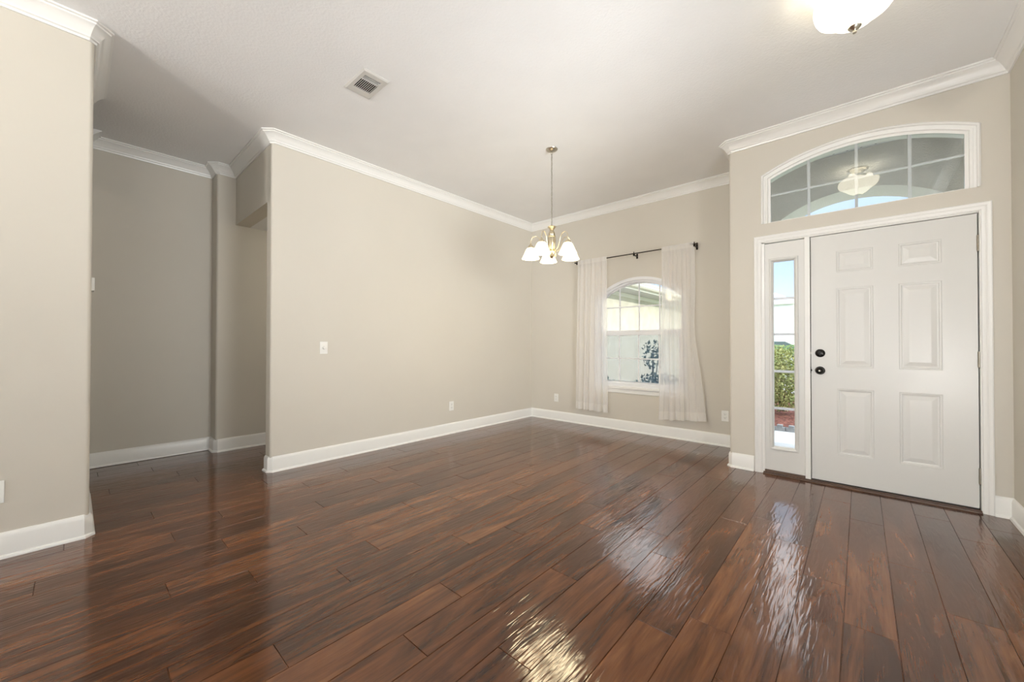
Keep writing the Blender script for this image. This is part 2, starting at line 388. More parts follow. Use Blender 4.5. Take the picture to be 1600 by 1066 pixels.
# foyer wall with door and transom openings
DOOR = [(-.655, -.03), (.605, -.03), (.605, 2.02), (-.655, 2.02)]
TX = -.0215
TOUT = arch(TX, .618, 2.185, 2.605, 2.752)
bm = holed(bmesh.new(), [(XC+.13, -.02), (XD+.14, -.02), (XD+.14, ZC+.01), (XC+.13, ZC+.01)], [DOOR, TOUT], YC, YC+.15)
struct(obj('wall_front', bm, 'wall'))
# ------------------------------------------------------------------ crown moulding, baseboards
CR = [(0, ZC-.098), (.010, ZC-.098), (.013, ZC-.086), (.021, ZC-.081), (.023, ZC-.072), (.028, ZC-.066), (.036, ZC-.052), (.047, ZC-.038), (.060, ZC-.026), (.070, ZC-.021), (.071, ZC-.013), (.083, ZC-.010), (.083, ZC), (0, ZC)]
BS = [(0, 0), (.026, 0), (.026, .006), (.022, .014), (.014, .018), (.014, .108), (.009, .124), (.004, .132), (0, .133)]
CW = .024
cp = [(XD, -4.5), (XD, YC), (XC, YC), (XC, YB), (XA, YB), (XA, YH), (XG, YH), (XG, YJ), (XF, YJ), (XF, YEE), (-4.96, YEE)]
c2 = chamfer(cp, (2, 5, 7), CW)
# index map after chamfer: 0,1,(2,3),4,5,(6,7),8,(9,10),11,12,13
ci = 1
for a, b in ((0, 1), (1, 3), (3, 4), (4, 5), (5, 7), (7, 8), (8, 10), (10, 11), (11, 13)):
    struct(obj('trim_%d' % ci, sweep(bmesh.new(), c2, CR, a, b), 'trim', smooth='auto')); ci += 1
ce = chamfer([(-4.26, YEE), (XE, YEE), (XE, YBACK)], (1,), CW)
for a, b in ((0, 2), (2, 3)): struct(obj('trim_%d' % ci, sweep(bmesh.new(), ce, CR, a, b), 'trim', smooth='auto')); ci += 1
def base(name, path, idx=()): struct(obj('baseboard_'+name, sweep(bmesh.new(), chamfer(path, idx, CW), BS), 'trim', smooth='auto'))
base('right', [(XD, -4.5), (XD, YC), (.652, YC)])
base('front', [(-.71, YC), (XC, YC), (XC, YB)], (1,))
base('back', [(XC, YB), (XA, YB)])
base('left', [(XA, YB), (XA, YH), (XA-.13, YH), (XA-.13, YB)], (1, 2))
base('hall', [(XG, YB), (XG, YJ), (XF, YJ), (XF, YEE), (-4.96, YEE), (-4.96, YEE-.12)], (1,))
base('entry_left', [(-4.26, YEE-.12), (-4.26, YEE), (XE, YEE), (XE, YBACK)], (2,))

# ------------------------------------------------------------------ window_1 (arched double-hung)
Y0 = YB+.03
w1 = struct(empty('window_1', (WX, YB, .575)))
def par(o, p):
    o.parent = p; o.matrix_parent_inverse = Matrix.Translation(-Vector(p.location)); return o
def child(name, bm, m, p, **k):
    o = obj(name, bm, m, **k); return par(o, p)
def inset_arch(i, z0i=None): return arch(WX, .60-i, .575+(i if z0i is None else z0i), 1.735-i*.35, 1.985-i)
def frame_ring(l0, l1, ya, yb):
    bm = bmesh.new()
    f3 = lambda l, y: [(x, y, z) for x, z in l]
    rings(bm, [f3(l0, yb), f3(l0, ya), f3(l1, ya), f3(l1, yb), f3(l0, yb)], close=False); return bm
IN1 = inset_arch(.035); IN2 = inset_arch(.062)
child('window_frame', frame_ring(inset_arch(-.003), IN1, YB-.004, YB+.10), 'vinyl', w1)
child('window_stop', frame_ring(IN1, IN2, YB+.022, YB+.10), 'vinyl', w1)
GX0, GX1 = WX-.535, WX+.535
child('sill', B(WX-.66, WX+.66, YB-.035, YB+.02, .545, .575, bev=.004), 'trim', w1)
child('apron', B(WX-.62, WX+.62, YB-.014, YB, .488, .545, bev=.003), 'trim', w1)
YS = YB+.055
def clipz(x, i=.062):
    l = inset_arch(i); hw = .60-i; zt = 1.985-i; zs = 1.735-i*.35; s = zt-zs; rr = (hw*hw+s*s)/(2*s); return zt-rr+math.sqrt(max(rr*rr-(x-WX)**2, 0))
up = child('upper_sash', holed(bmesh.new(), inset_arch(.055, .70), [inset_arch(.075, .735)], YS, YS+.03), 'vinyl', w1)
bm = bmesh.new(); box(bm, GX0, GX1, YS-.022, YS+.012, 1.240, 1.297, bev=.004)
child('meeting_rail', bm, 'vinyl', w1)
child('sash_lock', B(WX-.03, WX+.03, YS-.036, YS-.02, 1.293, 1.305, bev=.003), 'plate', w1)
lo_ = [(GX0, .60), (GX1, .60), (GX1, 1.25), (GX0, 1.25)]; li = [(GX0+.03, .637), (GX1-.03, .637), (GX1-.03, 1.24), (GX0+.03, 1.24)]
child('lower_sash', holed(bmesh.new(), lo_, [li], YS-.02, YS+.01), 'vinyl', w1)
child('bottom_rail', B(GX0-.03, GX1+.03, YB+.0, YS+.02, .575, .606, bev=.004), 'vinyl', w1)
bm = bmesh.new(); mw = .0085
for dx in (-.2665, 0, .2665): box(bm, WX+dx-mw, WX+dx+mw, YS+.004, YS+.012, 1.29, clipz(WX+dx)-.01)
box(bm, GX0+.02, GX1-.02, YS+.003, YS+.011, 1.607, 1.624)
child('upper_grille', bm, 'vinyl', w1)
bm = bmesh.new()
for dx in (-.2665, 0, .2665): box(bm, WX+dx-mw, WX+dx+mw, YS-.012, YS-.004, .61, 1.25)
box(bm, GX0+.02, GX1-.02, YS-.013, YS-.005, .930, .947)
child('lower_grille', bm, 'vinyl', w1)
bm = bmesh.new(); l = inset_arch(.07, .70); bm.faces.new([bm.verts.new((x, YS+.016, z)) for x, z in l])
child('pane', bm, 'glass', w1)
bm = bmesh.new(); bm.faces.new([bm.verts.new((x, YS, z)) for x, z in li]); child('pane', bm, 'glass', w1)
bm = bmesh.new(); bm.faces.new([bm.verts.new((x, YS+.05, z)) for x, z in [(GX0, .6), (GX1, .6), (GX1, 1.27), (GX0, 1.27)]])
child('insect_screen', bm, 'screen', w1)

# ------------------------------------------------------------------ curtain rod and curtains
YR = YB-.095; ZR = 2.268
rod = empty('curtain_rod', (-2.2, YR, ZR)); tag(rod, 'thin black metal curtain rod above the arched window', 'curtain rod')
child('rod', cyl(bmesh.new(), (-2.985, YR, ZR), (-1.385, YR, ZR), .0065), 'rod', rod, smooth='auto')
for xe, s in ((-2.985, -1), (-1.385, 1)):
    child('finial', lathe(bmesh.new(), [(.0, 0), (.009, .0), (.011, .004), (.011, .012), (.006, .016), (.0, .018)], 12, Matrix.Translation((xe, YR, ZR)) @ Matrix.Rotation(s*pi/2, 4, 'Y')), 'rod', rod, smooth='auto')
for xb in (-2.96, -2.125, -1.405):
    bm = bmesh.new(); box(bm, xb-.006, xb+.006, YR-.004, YB, ZR-.026, ZR-.014, bev=.001); box(bm, xb-.011, xb+.011, YB-.006, YB, ZR-.05, ZR+.012, bev=.001)
    box(bm, xb-.006, xb+.006, YR-.012, YR-.007, ZR-.026, ZR+.008); cyl(bm, (xb, YR-.008, ZR+.004), (xb, YR-.008, ZR+.022), .005, n=10); box(bm, xb-.010, xb+.010, YR-.012, YR+.012, ZR-.030, ZR-.008, bev=.002)
    child('bracket', bm, 'rod', rod)
def curtain(name, xt0, xt1, xb0, xb1, zb0, zb1, seed, label, folds, flare=None):
    rn = random.Random(seed); nx, nz = 150, 60
    ph = [rn.uniform(0, 6.28) for _ in range(8)]
    def pt(s, t):  # s 0..1 across, t 0 top..1 bottom
        e = t**1.3
        x = (xt0+(xt1-xt0)*s)*(1-e)+(xb0+(xb1-xb0)*s)*e; zb = zb0+(zb1-zb0)*s; z = (ZR+.022)*(1-t)+zb*t
        ww = s + .012*sin(3*t+ph[5]+9*s)
        gather = 1.0
        A = (.006+.020*min(t*3, 1)*(1+.4*t))
        y = YR-.004 + A*(sin(ww*folds*2*pi+ph[0])*.65+sin(ww*folds*3.3*pi+ph[1]+t*.8)*.42+sin(ww*folds*7.1*pi+ph[2])*.12*(1-t*.5))
        x += .006*sin(ww*folds*4*pi+ph[3])*(.3+t)
        if t < .03: y = YR + (y-YR)*.5 - .006
        if flare: y, x = flare(s, t, x, y)
        return Vector((x, min(y, YB-.02), z))
    c = empty(name, ((xt0+xt1)/2, YR, ZR)); tag(c, label, 'curtain', 'sheer white curtain panels')
    for nm, t0, t1, n_, mt, off in (('panel', 0, 1, nz, 'sheer', 0), ('rod_pocket', 0, .028, 3, 'hem', -.004), ('hem', .952, 1, 4, 'hem', -.003)):
        bm = bmesh.new(); rows = []
        for j in range(n_+1):
            t = t0+(t1-t0)*j/n_; rows.append([bm.verts.new(pt(i/nx, t)+Vector((0, off, 0))) for i in range(nx+1)])
        for a, b in zip(rows, rows[1:]):
            for i in range(nx): bm.faces.new((a[i], a[i+1], b[i+1], b[i]))
        child(nm, bm, mt, c, smooth=True)
    # stitched side edges
    for s in (0, 1):
        child('side_hem', tube(bmesh.new(), [pt(s, j/40) for j in range(41)], .0022, 5), 'hem', c, smooth=True)
    return c
curtain('curtain', -2.945, -2.505, -2.985, -2.495, .232, .222, 3, 'sheer white curtain panel hanging left of the arched window', 5)
def fl(s, t, x, y):
    if s > .72:
        k = (s-.72)/.28
        y += .02*k*math.exp(-((t-.35)/.3)**2); x += .07*k*max(0, t-.45)**1.2*1.3 - .035*k*math.exp(-((t-.5)/.2)**2)
    return y, x
curtain('curtain', -1.775, -1.41, -1.81, -1.335, .222, .262, 11, 'sheer white curtain panel on the right of the arched window, flaring at its hem', 4, fl)

# ------------------------------------------------------------------ door unit
YD = YC+.008      # front face of slab
def casing(name, path_in, prof):  # path_in: inner opening polyline in XZ, profile (out, y)
    P = [Vector(p) for p in path_in]; bm = bmesh.new(); rows = []
    N = len(P)
    for i in range(N):
        a = (P[i]-P[i-1]).normalized() if i > 0 else None; b = (P[i+1]-P[i]).normalized() if i < N-1 else None
        na = Vector((-a.y, a.x)) if a is not None else None; nb = Vector((-b.y, b.x)) if b is not None else None
        n = nb if na is None else na if nb is None else (na+nb)/(1+na.dot(nb))
        rows.append([bm.verts.new((P[i].x+n.x*d, y, P[i].y+n.y*d)) for d, y in prof])
    m = len(prof)
    for A_, B_ in zip(rows, rows[1:]):
        for k in range(m): bm.faces.new((A_[k], A_[(k+1) % m], B_[(k+1) % m], B_[k]))
    bm.faces.new(rows[0]); bm.faces.new(rows[-1])
    return struct(obj(name, bm, 'trim', smooth='auto'))
CP = [(0, YC), (0, YC-.010), (.006, YC-.013), (.010, YC-.010), (.020, YC-.012), (.026, YC-.015), (.034, YC-.013), (.040, YC-.017), (.050, YC-.019), (.056, YC-.016), (.058, YC)]
casing('trim_%d' % ci, [(-.648, 0), (-.648, 2.020), (.597, 2.020), (.597, 0)], CP); ci += 1
bm = bmesh.new()   # jambs, head and mullion post
box(bm, -.655, -.628, YC-.003, YC+.14, -.01, 2.02); box(bm, .5965, .605, YC-.003, YC+.14, -.01, 2.02); box(bm, -.655, .605, YC-.003, YC+.14, 2.012, 2.03)
box(bm, -.345, -.309, YC-.006, YC+.14, -.001, 2.02, bev=.002)
struct(obj('trim_%d' % ci, bm, 'trim')); ci += 1
bm = bmesh.new(); box(bm, -.640, .600, YC-.035, YC+.10, 0, .010, bev=.003); box(bm, -.640, .600, YC-.012, YC+.10, .008, .017, bev=.002)
struct(obj('trim_%d' % ci, bm, 'threshold', label='dark wooden threshold under the front door')); ci += 1
def panelled(x0, x1, z0, z1, holes, yf, yb, prof):
    bm = bmesh.new(); loops = [[(x0, z0), (x1, z0), (x1, z1), (x0, z1)]]+[[(a, c), (b, c), (b, d), (a, d)] for a, b, c, d in holes]
    flat = [p for l in loops for p in l]
    V = [bm.verts.new((x, yf, z)) for x, z in flat]
    for t in tessellate_polygon([[Vector((x, z, 0)) for x, z in l] for l in loops]): bm.faces.new([V[i] for i in t])
    for a, b, c, d in holes:
        rings(bm, [[(a+i, yf+h, c+i), (b-i, yf+h, c+i), (b-i, yf+h, d-i), (a+i, yf+h, d-i)] for i, h in prof])
    rings(bm, [[(x, yf, z) for x, z in loops[0]], [(x, yb, z) for x, z in loops[0]]])
    return bm
DX0, DX1, DZ0, DZ1 = -.3035, .5905, .026, 2.008
cols = ((-.141, .074), (.212, .428)); rws = ((.249, .773), (.942, 1.573), (1.699, 1.866))
PP = [(0, 0), (.002, .0025), (.004, .0), (.013, .001), (.016, .007), (.024, .008), (.052, .002), (.054, .0018)]
bm = panelled(DX0, DX1, DZ0, DZ1, [(a, b, c, d) for a, b in cols for c, d in rws], YD, YD+.045, PP)
door = struct(obj('door_1', bm, 'door', norm=True)); door['label'] = 'white six-panel front door'
obj('door_sweep', B(DX0+.002, DX1-.002, YD+.002, YD+.045, .017, .026), 'weather', door)
# knob and deadbolt (axis along -Y)
AX = lambda x, z: Matrix.Translation((x, YD, z)) @ Matrix.Rotation(pi/2, 4, 'X')
k = obj('door_knob', lathe(bmesh.new(), [(0, .058), (.012, .058), (.020, .055), (.0255, .047), (.027, .040), (.025, .032), (.017, .026), (.011, .022), (.011, .008), (.013, .006)], 32, AX(-.247, .912)), 'black', door, smooth='auto', label='round black door knob')
obj('rosette', lathe(bmesh.new(), [(.0, .008), (.026, .008), (.031, .005), (.033, 0)], 32, AX(-.247, .912)), 'black', k, smooth='auto')
obj('privacy_button', lathe(bmesh.new(), [(0, .062), (.005, .061), (.006, .058)], 16, AX(-.247, .912)), 'nickel', k, smooth='auto')
k = obj('deadbolt', lathe(bmesh.new(), [(0, .016), (.020, .016), (.027, .012), (.032, .006), (.033, 0)], 32, AX(-.246, 1.053)), 'black', door, smooth='auto', label='black deadbolt rose with thumb turn')
obj('thumb_turn', B(-.249, -.243, YD-.032, YD-.014, 1.034, 1.072, bev=.002), 'black', k)
bm = bmesh.new(); box(bm, DX0-.0105, DX0-.0015, YD-.0045, YD+.01, .887, .937, bev=.001); lathe(bm, [(.0, .0055), (.010, .0055), (.012, 0)], 16, Matrix.Translation((DX0-.006, YD, .912)) @ Matrix.Rotation(pi/2, 4, 'X'))
obj('latch_plate', bm, 'black', door)
obj('bolt', B(DX0-.006, DX0, YD+.008, YD+.02, 1.045, 1.062), 'nickel', door)
for z in (1.808, 1.023, .242):
    bm = bmesh.new()
    for j in range(5):
        cyl(bm, (.594, YD-.006, z-.050+.0205*j), (.594, YD-.006, z-.050+.0205*j+.0188), .0072, n=14)
    cyl(bm, (.594, YD-.006, z-.053), (.594, YD-.006, z+.054), .0055, n=12); cyl(bm, (.594, YD-.006, z-.0565), (.594, YD-.006, z-.052), .005, .007, n=12)
    box(bm, .588, .5995, YD-.001, YD+.02, z-.05, z+.05)
    obj('hinge', bm, 'hinge', door, smooth='auto')
# weatherstrip behind gaps
bm = bmesh.new(); box(bm, DX0-.01, DX1+.01, YD+.047, YD+.055, .017, 2.012); obj('weatherstrip', bm, 'weather', door)
# sidelight (window_2) ------------------------------------------------
SX0, SX1, SZ0, SZ1 = -.630, -.343, .032, 2.005
g0, g1, gz0, gz1 = -.565, -.418, .243, 1.842
w2 = struct(empty('window_2', (-.487, YC, .03)))
bm = holed(bmesh.new(), [(SX0, SZ0), (SX1, SZ0), (SX1, SZ1), (SX0, SZ1)], [[(g0-.015, gz0-.015), (g1+.015, gz0-.015), (g1+.015, gz1+.015), (g0-.015, gz1+.015)]], YC+.012, YC+.057)
child('sidelight_panel', bm, 'door', w2)
def rect(i): return [(g0-i, gz0-i), (g1+i, gz0-i), (g1+i, gz1+i), (g0-i, gz1+i)]
bm = bmesh.new(); L3 = lambda l, y: [(x, y, z) for x, z in l]
rings(bm, [L3(rect(.030), YC+.012), L3(rect(.029), YC+.003), L3(rect(.022), YC-.001), L3(rect(.012), YC+.001), L3(rect(.006), YC+.010), L3(rect(0), YC+.016), L3(rect(0), YC+.05), L3(rect(.02), YC+.05)], close=False)
child('glazing_frame', bm, 'door', w2)
bm = bmesh.new()
for z in (1.522, 1.212, .891, .570): box(bm, g0, g1, YC+.030, YC+.040, z-.010, z+.010)
child('grille', bm, 'vinyl', w2)
bm = bmesh.new(); bm.faces.new([bm.verts.new((x, YC+.028, z)) for x, z in rect(.002)]); child('pane', bm, 'glass', w2)
child('threshold_strip', B(SX0, SX1, YC-.004, YC+.05, .014, .034), 'threshold', w2)
# transom (window_3) ---------------------------------------------------
w3 = struct(empty('window_3', (TX, YC, 2.185)))
def ta(i, b=0): return arch(TX, .618-i, 2.185+b, 2.605-i*.62, 2.752-i)
bm = bmesh.new()
def opened(l):  # drop bottom run: start at right bottom -> arch -> left bottom
    return l[1:]+[l[0]]
rowsP = [(ta(-.012), YC), (ta(-.012), YC-.006), (ta(-.004), YC-.012), (ta(.004), YC-.008), (ta(.007), YC+.004), (ta(.020), YC+.006), (ta(.022), YC+.001), (ta(.036), YC+.004), (ta(.040), YC+.016), (ta(.058), YC+.018)]
rr_ = [[bm.verts.new(p) for p in L3(opened(l), y)] for l, y in rowsP]
for A_, B_ in zip(rr_, rr_[1:]):
    for i in range(len(A_)-1): bm.faces.new((A_[i], A_[i+1], B_[i+1], B_[i]))
child('window_frame', bm, 'trim', w3, smooth='auto')
child('bottom_stop', B(TX-.575, TX+.575, YC+.012, YC+.05, 2.183, 2.193), 'trim', w3)
child('rear_frame', frame_ring(ta(-.01), ta(.048, .01), YC+.03, YC+.12), 'trim', w3)
bm = bmesh.new(); tz = lambda x: (lambda hw, s: 2.752-.058-((hw*hw+s*s)/(2*s))+math.sqrt(((hw*hw+s*s)/(2*s))**2-(x-TX)**2))(.56, .111+.0)
for x in (-.316, -.018, .276): box(bm, x-.0095, x+.0095, YC+.035, YC+.045, 2.19, tz(x)+.006)
box(bm, TX-.565, TX+.565, YC+.036, YC+.044, 2.424, 2.438)
child('grille', bm, 'trim', w3)
bm = bmesh.new(); bm.faces.new([bm.verts.new(p) for p in L3(ta(.05, .002), YC+.030)]); child('pane', bm, 'glass_dirty', w3)

# ------------------------------------------------------------------ wall plates
def basis(nrm):  # local x across, local -y out of the wall
    return Matrix.Rotation({'-y': 0, '+x': pi/2, '+y': pi, '-x': -pi/2}[nrm], 4, 'Z')
def plate(name, loc, nrm, label, cat, group, kind):
    e = empty(name, loc); e.rotation_euler = basis(nrm).to_euler(); tag(e, label, cat, group)
    w, h = .036, .0585
    obj('wall_plate', B(-w, w, -.006, 0, -h, h, bev=.0025), 'plate', e)
    if kind == 'outlet':
        for z in (.0195, -.0195):
            s = obj('socket', B(-.0165, .0165, -.0085, -.004, z-.0135, z+.0135, bev=.0035), 'plate', e)
            bm = bmesh.new(); box(bm, -.0075, -.0055, -.0089, -.0084, z-.002, z+.007); box(bm, .0055, .0075, -.0089, -.0084, z-.001, z+.006); cyl(bm, (0, -.0089, z-.007), (0, -.0083, z-.007), .0025, n=8)
            obj('slots', bm, 'dark', s)
    elif kind == 'dimmer':
        obj('dimmer_knob', lathe(bmesh.new(), [(0, .028), (.011, .028), (.0135, .026), (.016, .006)], 24, Matrix.Rotation(pi/2, 4, 'X')), 'plate', e, smooth='auto')
    elif kind == 'toggle':
        bm = bmesh.new(); box(bm, -.004, .004, -.018, -.004, -.004, .010, bev=.001); obj('toggle', bm, 'plate', e)
    return e
WO = 'white wall outlets'
plate('wall_outlet', (XA, 3.178, .346), '+x', 'white duplex outlet low on the long left wall beneath the blank stretch', 'outlet', WO, 'outlet')
plate('wall_outlet', (-3.382, YB, .331), '-y', 'white duplex outlet low on the window wall, left of the curtains near the corner', 'outlet', WO, 'outlet')
plate('wall_outlet', (-1.118, YB, .335), '-y', 'white duplex outlet between the right curtain and the wall corner', 'outlet', WO, 'outlet')
plate('wall_outlet', (XE, -.269, .346), '+x', 'white outlet plate on the near left wall, cut by the photo edge', 'outlet', WO, 'outlet')
plate('dimmer_switch', (XA, 1.604, 1.087), '+x', 'white square dimmer plate with round knob on the long left wall', 'light switch', None, 'dimmer')
plate('light_switch', (-4.17, YEE, 1.11), '+y', 'white toggle light switch on the side of the hall opening, seen edge-on', 'light switch', None, 'toggle')
th = empty('thermostat', (-4.12, YEE, 1.545)); th.rotation_euler = (0, 0, pi); tag(th, 'white thermostat box seen edge-on at the hall opening', 'thermostat')
obj('housing', B(-.06, .06, -.030, 0, -.047, .047, bev=.006), 'plate', th); obj('display', B(-.03, .03, -.0315, -.029, -.005, .03), 'soffit', th)

# ------------------------------------------------------------------ ceiling register
vx0, vx1, vy0, vy1 = -2.785, -2.492, 1.290, 1.488
v = empty('ceiling_vent', ((vx0+vx1)/2, (vy0+vy1)/2, ZC)); tag(v, 'grey-white metal air vent in the ceiling left of the chandelier', 'vent')
cx, cy = (vx0+vx1)/2, (vy0+vy1)/2
bm = bmesh.new(); hx, hy = (vx1-vx0)/2, (vy1-vy0)/2
gx0, gx1, gy0, gy1 = -.075, .098, -.062, .062
def hole_frame(bm):
    o = [(-hx, -hy), (hx, -hy), (hx, hy), (-hx, hy)]; o2 = [(-hx+.012, -hy+.012), (hx-.012, -hy+.012), (hx-.012, hy-.012), (-hx+.012, hy-.012)]
    i = [(gx0, gy0), (gx1, gy0), (gx1, gy1), (gx0, gy1)]
    rings(bm, [[(x, y, 0) for x, y in o], [(x, y, -.003) for x, y in o], [(x, y, -.010) for x, y in o2], [(x, y, -.010) for x, y in i], [(x, y, -.001) for x, y in i]], close=False)
hole_frame(bm); M['vent'] = mat('vent_enamel', (.62, .61, .58), .4)
obj('frame', bm, 'vent', v)
obj('duct_shade', B(gx0, gx1, gy0, gy1, -.0015, -.0005), 'dark', v)  # flat dark sheet stands in for the shade inside the duct
for j in range(9):
    y = gy0+.008+j*(gy1-gy0-.012)/8.6
    bm = bmesh.new(); bm2 = [(gx0, y-.001, -.010), (gx0+.118, y-.001, -.010), (gx0+.118, y+.0065, -.004), (gx0, y+.0065, -.004)]
    vs = [bm.verts.new(p) for p in bm2]+[bm.verts.new((a, b+.0016, c-.0008)) for a, b, c in bm2]
    for q in ((0, 1, 2, 3), (7, 6, 5, 4), (0, 4, 5, 1), (1, 5, 6, 2), (2, 6, 7, 3), (3, 7, 4, 0)): bm.faces.new([vs[i] for i in q])
    obj('louvre', bm, 'vent', v)
obj('divider', B(gx0+.118, gx0+.124, gy0, gy1, -.010, -.002), 'vent', v)
for j in range(3):
    obj('cross_louvre', B(gx0+.134+j*.014, gx0+.1355+j*.014, gy0, gy1, -.008, -.002), 'vent', v)
obj('damper_lever', B(gx0+.13, gx0+.15, gy1-.012, gy1-.004, -.016, -.009), 'vent', v)

# ------------------------------------------------------------------ chandelier
CX, CY = -2.197, 3.035
ch = empty('chandelier', (CX, CY, ZC)); tag(ch, 'five-light brass chandelier with white bell glass shades hanging on a chain', 'chandelier')
L = lambda z: z-ZC
obj('canopy', lathe(bmesh.new(), [(.002, -.030), (.012, -.028), (.030, -.022), (.048, -.012), (.056, -.004), (.057, 0)], 32), 'nickel', ch, smooth='auto')
obj('canopy_loop', tube(bmesh.new(), [(.010*cos(a*pi/6), 0, -.040+.012*sin(a*pi/6)) for a in range(12)], .0022, 6, True), 'nickel', ch, smooth=True)
zt, zb = -.047, L(2.262); nl = 24; st = (zt-zb)/nl
bm = bmesh.new()
for i in range(nl):
    c = zt-st*(i+.5); h2 = st*.62
    pts = []
    for a in range(12):
        t = a*pi/6; u_ = .0065*cos(t); w_ = h2*sin(t); pts.append((u_, 0, c+w_) if i % 2 else (0, u_, c+w_))
    tube(bm, pts, .0019, 5, True)
obj('chain', bm, 'cord', ch, smooth=True)
obj('wire', tube(bmesh.new(), [(.003*sin(i*1.1), .003*cos(i*1.1), zt-(zt-zb)*i/40) for i in range(41)], .0015, 5), 'cord', ch, smooth=True)
obj('column', lathe(bmesh.new(), [(.004, L(2.262)), (.010, L(2.255)), (.036, L(2.248)), (.041, L(2.243)), (.034, L(2.236)), (.024, L(2.222)), (.017, L(2.208)), (.021, L(2.202)), (.030, L(2.190)), (.033, L(2.172)), (.030, L(2.162)),
    (.036, L(2.158)), (.038, L(2.152)), (.034, L(2.146))], 32), 'brass', ch, smooth='auto')
def flute(r, z, a): return (r*(1-.10*abs(sin(a*6))), z)
obj('fluted_body', lathe(bmesh.new(), [(.034, L(2.148)), (.037, L(2.140)), (.037, L(2.055)), (.030, L(2.040)), (.020, L(2.020))], 96, ripple=flute), 'brass', ch, smooth='auto')
obj('lower_cup', lathe(bmesh.new(), [(.021, L(2.022)), (.030, L(2.012)), (.026, L(2.000)), (.016, L(1.985)), (.022, L(1.972)), (.024, L(1.962)), (.014, L(1.948)), (.006, L(1.943)), (.007, L(1.935)), (.004, L(1.928)), (0, L(1.925))], 32), 'brass', ch, smooth='auto')
fwd = Vector((-sin(YAW), cos(YAW))); rgt = Vector((cos(YAW), sin(YAW)))
RA = .205
for i in range(5):
    th_ = R(-3.5+72*i); d = fwd*cos(th_)+rgt*sin(th_)
    D = lambda r, z: (d.x*r, d.y*r, L(z))
    ctrl = [(.022, 2.030), (.050, 2.018), (.078, 2.035), (.098, 2.080), (.115, 2.130), (.140, 2.160), (.168, 2.165), (.192, 2.150), (.204, 2.120), (.205, 2.085)]
    pts = []
    for a in range(len(ctrl)-1):   # Catmull-Rom
        p0, p1, p2, p3 = [Vector(ctrl[min(max(a+o_, 0), len(ctrl)-1)]) for o_ in (-1, 0, 1, 2)]
        for q in range(5):
            t = q/5; pts.append(.5*((2*p1)+(p2-p0)*t+(2*p0-5*p1+4*p2-p3)*t*t+(3*p1-p0-3*p2+p3)*t**3))
    pts.append(Vector(ctrl[-1]))
    arm = obj('arm', tube(bmesh.new(), [D(p.x, p.y) for p in pts], .0042, 8), 'brass', ch, smooth=True)
    scroll = [(.026+.026*sin(t*.42)*(1-t/14), 2.012-.0075*t+.010*cos(t*.7)) for t in range(0, 9)]
    obj('scroll', tube(bmesh.new(), [D(a, b) for a, b in scroll], .003, 6), 'brass', ch, smooth=True)
    mt = Matrix.Translation((d.x*RA, d.y*RA, 0))
    obj('socket_cap', lathe(bmesh.new(), [(.004, L(2.096)), (.012, L(2.090)), (.014, L(2.080)), (.022, L(2.074)), (.027, L(2.062)), (.030, L(2.054)), (.026, L(2.050))], 24, mt), 'brass', ch, smooth='auto')
    sh = obj('glass_shade', lathe(bmesh.new(), [(.024, L(2.056)), (.036, L(2.050)), (.046, L(2.036)), (.056, L(2.014)), (.066, L(1.992)), (.075, L(1.972)), (.082, L(1.958)), (.085, L(1.950)), (.082, L(1.950)), (.072, L(1.972)), (.052, L(2.014)), (.034, L(2.044))], 32, mt), 'shade', ch, smooth=True, label='white glass bell shade, lit')
    light('chandelier_bulb', 'POINT', (CX+d.x*RA, CY+d.y*RA, 1.92), 2.6, (1, .84, .56), shadow_soft_size=.075)
    obj('bulb', lathe(bmesh.new(), [(0, L(1.962)), (.010, L(1.964)), (.018, L(1.972)), (.021, L(1.984)), (.018, L(2.000)), (.011, L(2.020)), (.010, L(2.045))], 16, mt), 'bulb', sh, smooth=True)
# foyer semi-flush light
FX, FY = -.014, 2.60
fo = empty('ceiling_light', (FX, FY, ZC)); tag(fo, 'white alabaster bowl ceiling light with nickel finial above the front entry', 'ceiling light')
def scal(r, z, a): return (r*(1+.035*cos(a*3+.6)*min(r/.19, 1)**2), z+.016*cos(a*3+.6)*min(r/.19, 1)**3)
pr = [(.004, 2.722), (.030, 2.722), (.062, 2.730), (.092, 2.746), (.118, 2.766), (.140, 2.782), (.160, 2.792), (.180, 2.806), (.194, 2.828), (.200, 2.850), (.196, 2.868), (.190, 2.868), (.186, 2.832), (.150, 2.795), (.110, 2.770), (.060, 2.740), (.004, 2.730)]
obj('glass_bowl', lathe(bmesh.new(), [(r*.84, L(z)) for r, z in pr], 72, ripple=scal), 'bowl', fo, smooth=True, label='lit white glass bowl')
obj('canopy', lathe(bmesh.new(), [(.012, L(2.945)), (.030, L(2.950)), (.070, L(2.966)), (.088, L(2.978)), (.090, L(2.99))], 32), 'nickel', fo, smooth='auto')
obj('stem', cyl(bmesh.new(), (0, 0, L(2.71)), (0, 0, L(2.96)), .006), 'nickel', fo, smooth='auto')
obj('finial', lathe(bmesh.new(), [(.020, L(2.722)), (.028, L(2.717)), (.024, L(2.711)), (.012, L(2.706)), (.006, L(2.700)), (.009, L(2.694)), (.008, L(2.687)), (0, L(2.682))], 24), 'nickel', fo, smooth='auto')
for a in (0, 2.1, 4.2):
    mt = Matrix.Translation((.06*cos(a), .06*sin(a), 0))
    obj('bulb', lathe(bmesh.new(), [(0, L(2.82)), (.016, L(2.826)), (.024, L(2.845)), (.018, L(2.87)), (.012, L(2.89)), (.012, L(2.93))], 16, mt), 'plate', fo, smooth=True)
    light('foyer_bulb', 'POINT', (FX+.09*cos(a), FY+.09*sin(a), 2.90), .12, (1, .90, .72), shadow_soft_size=.03)

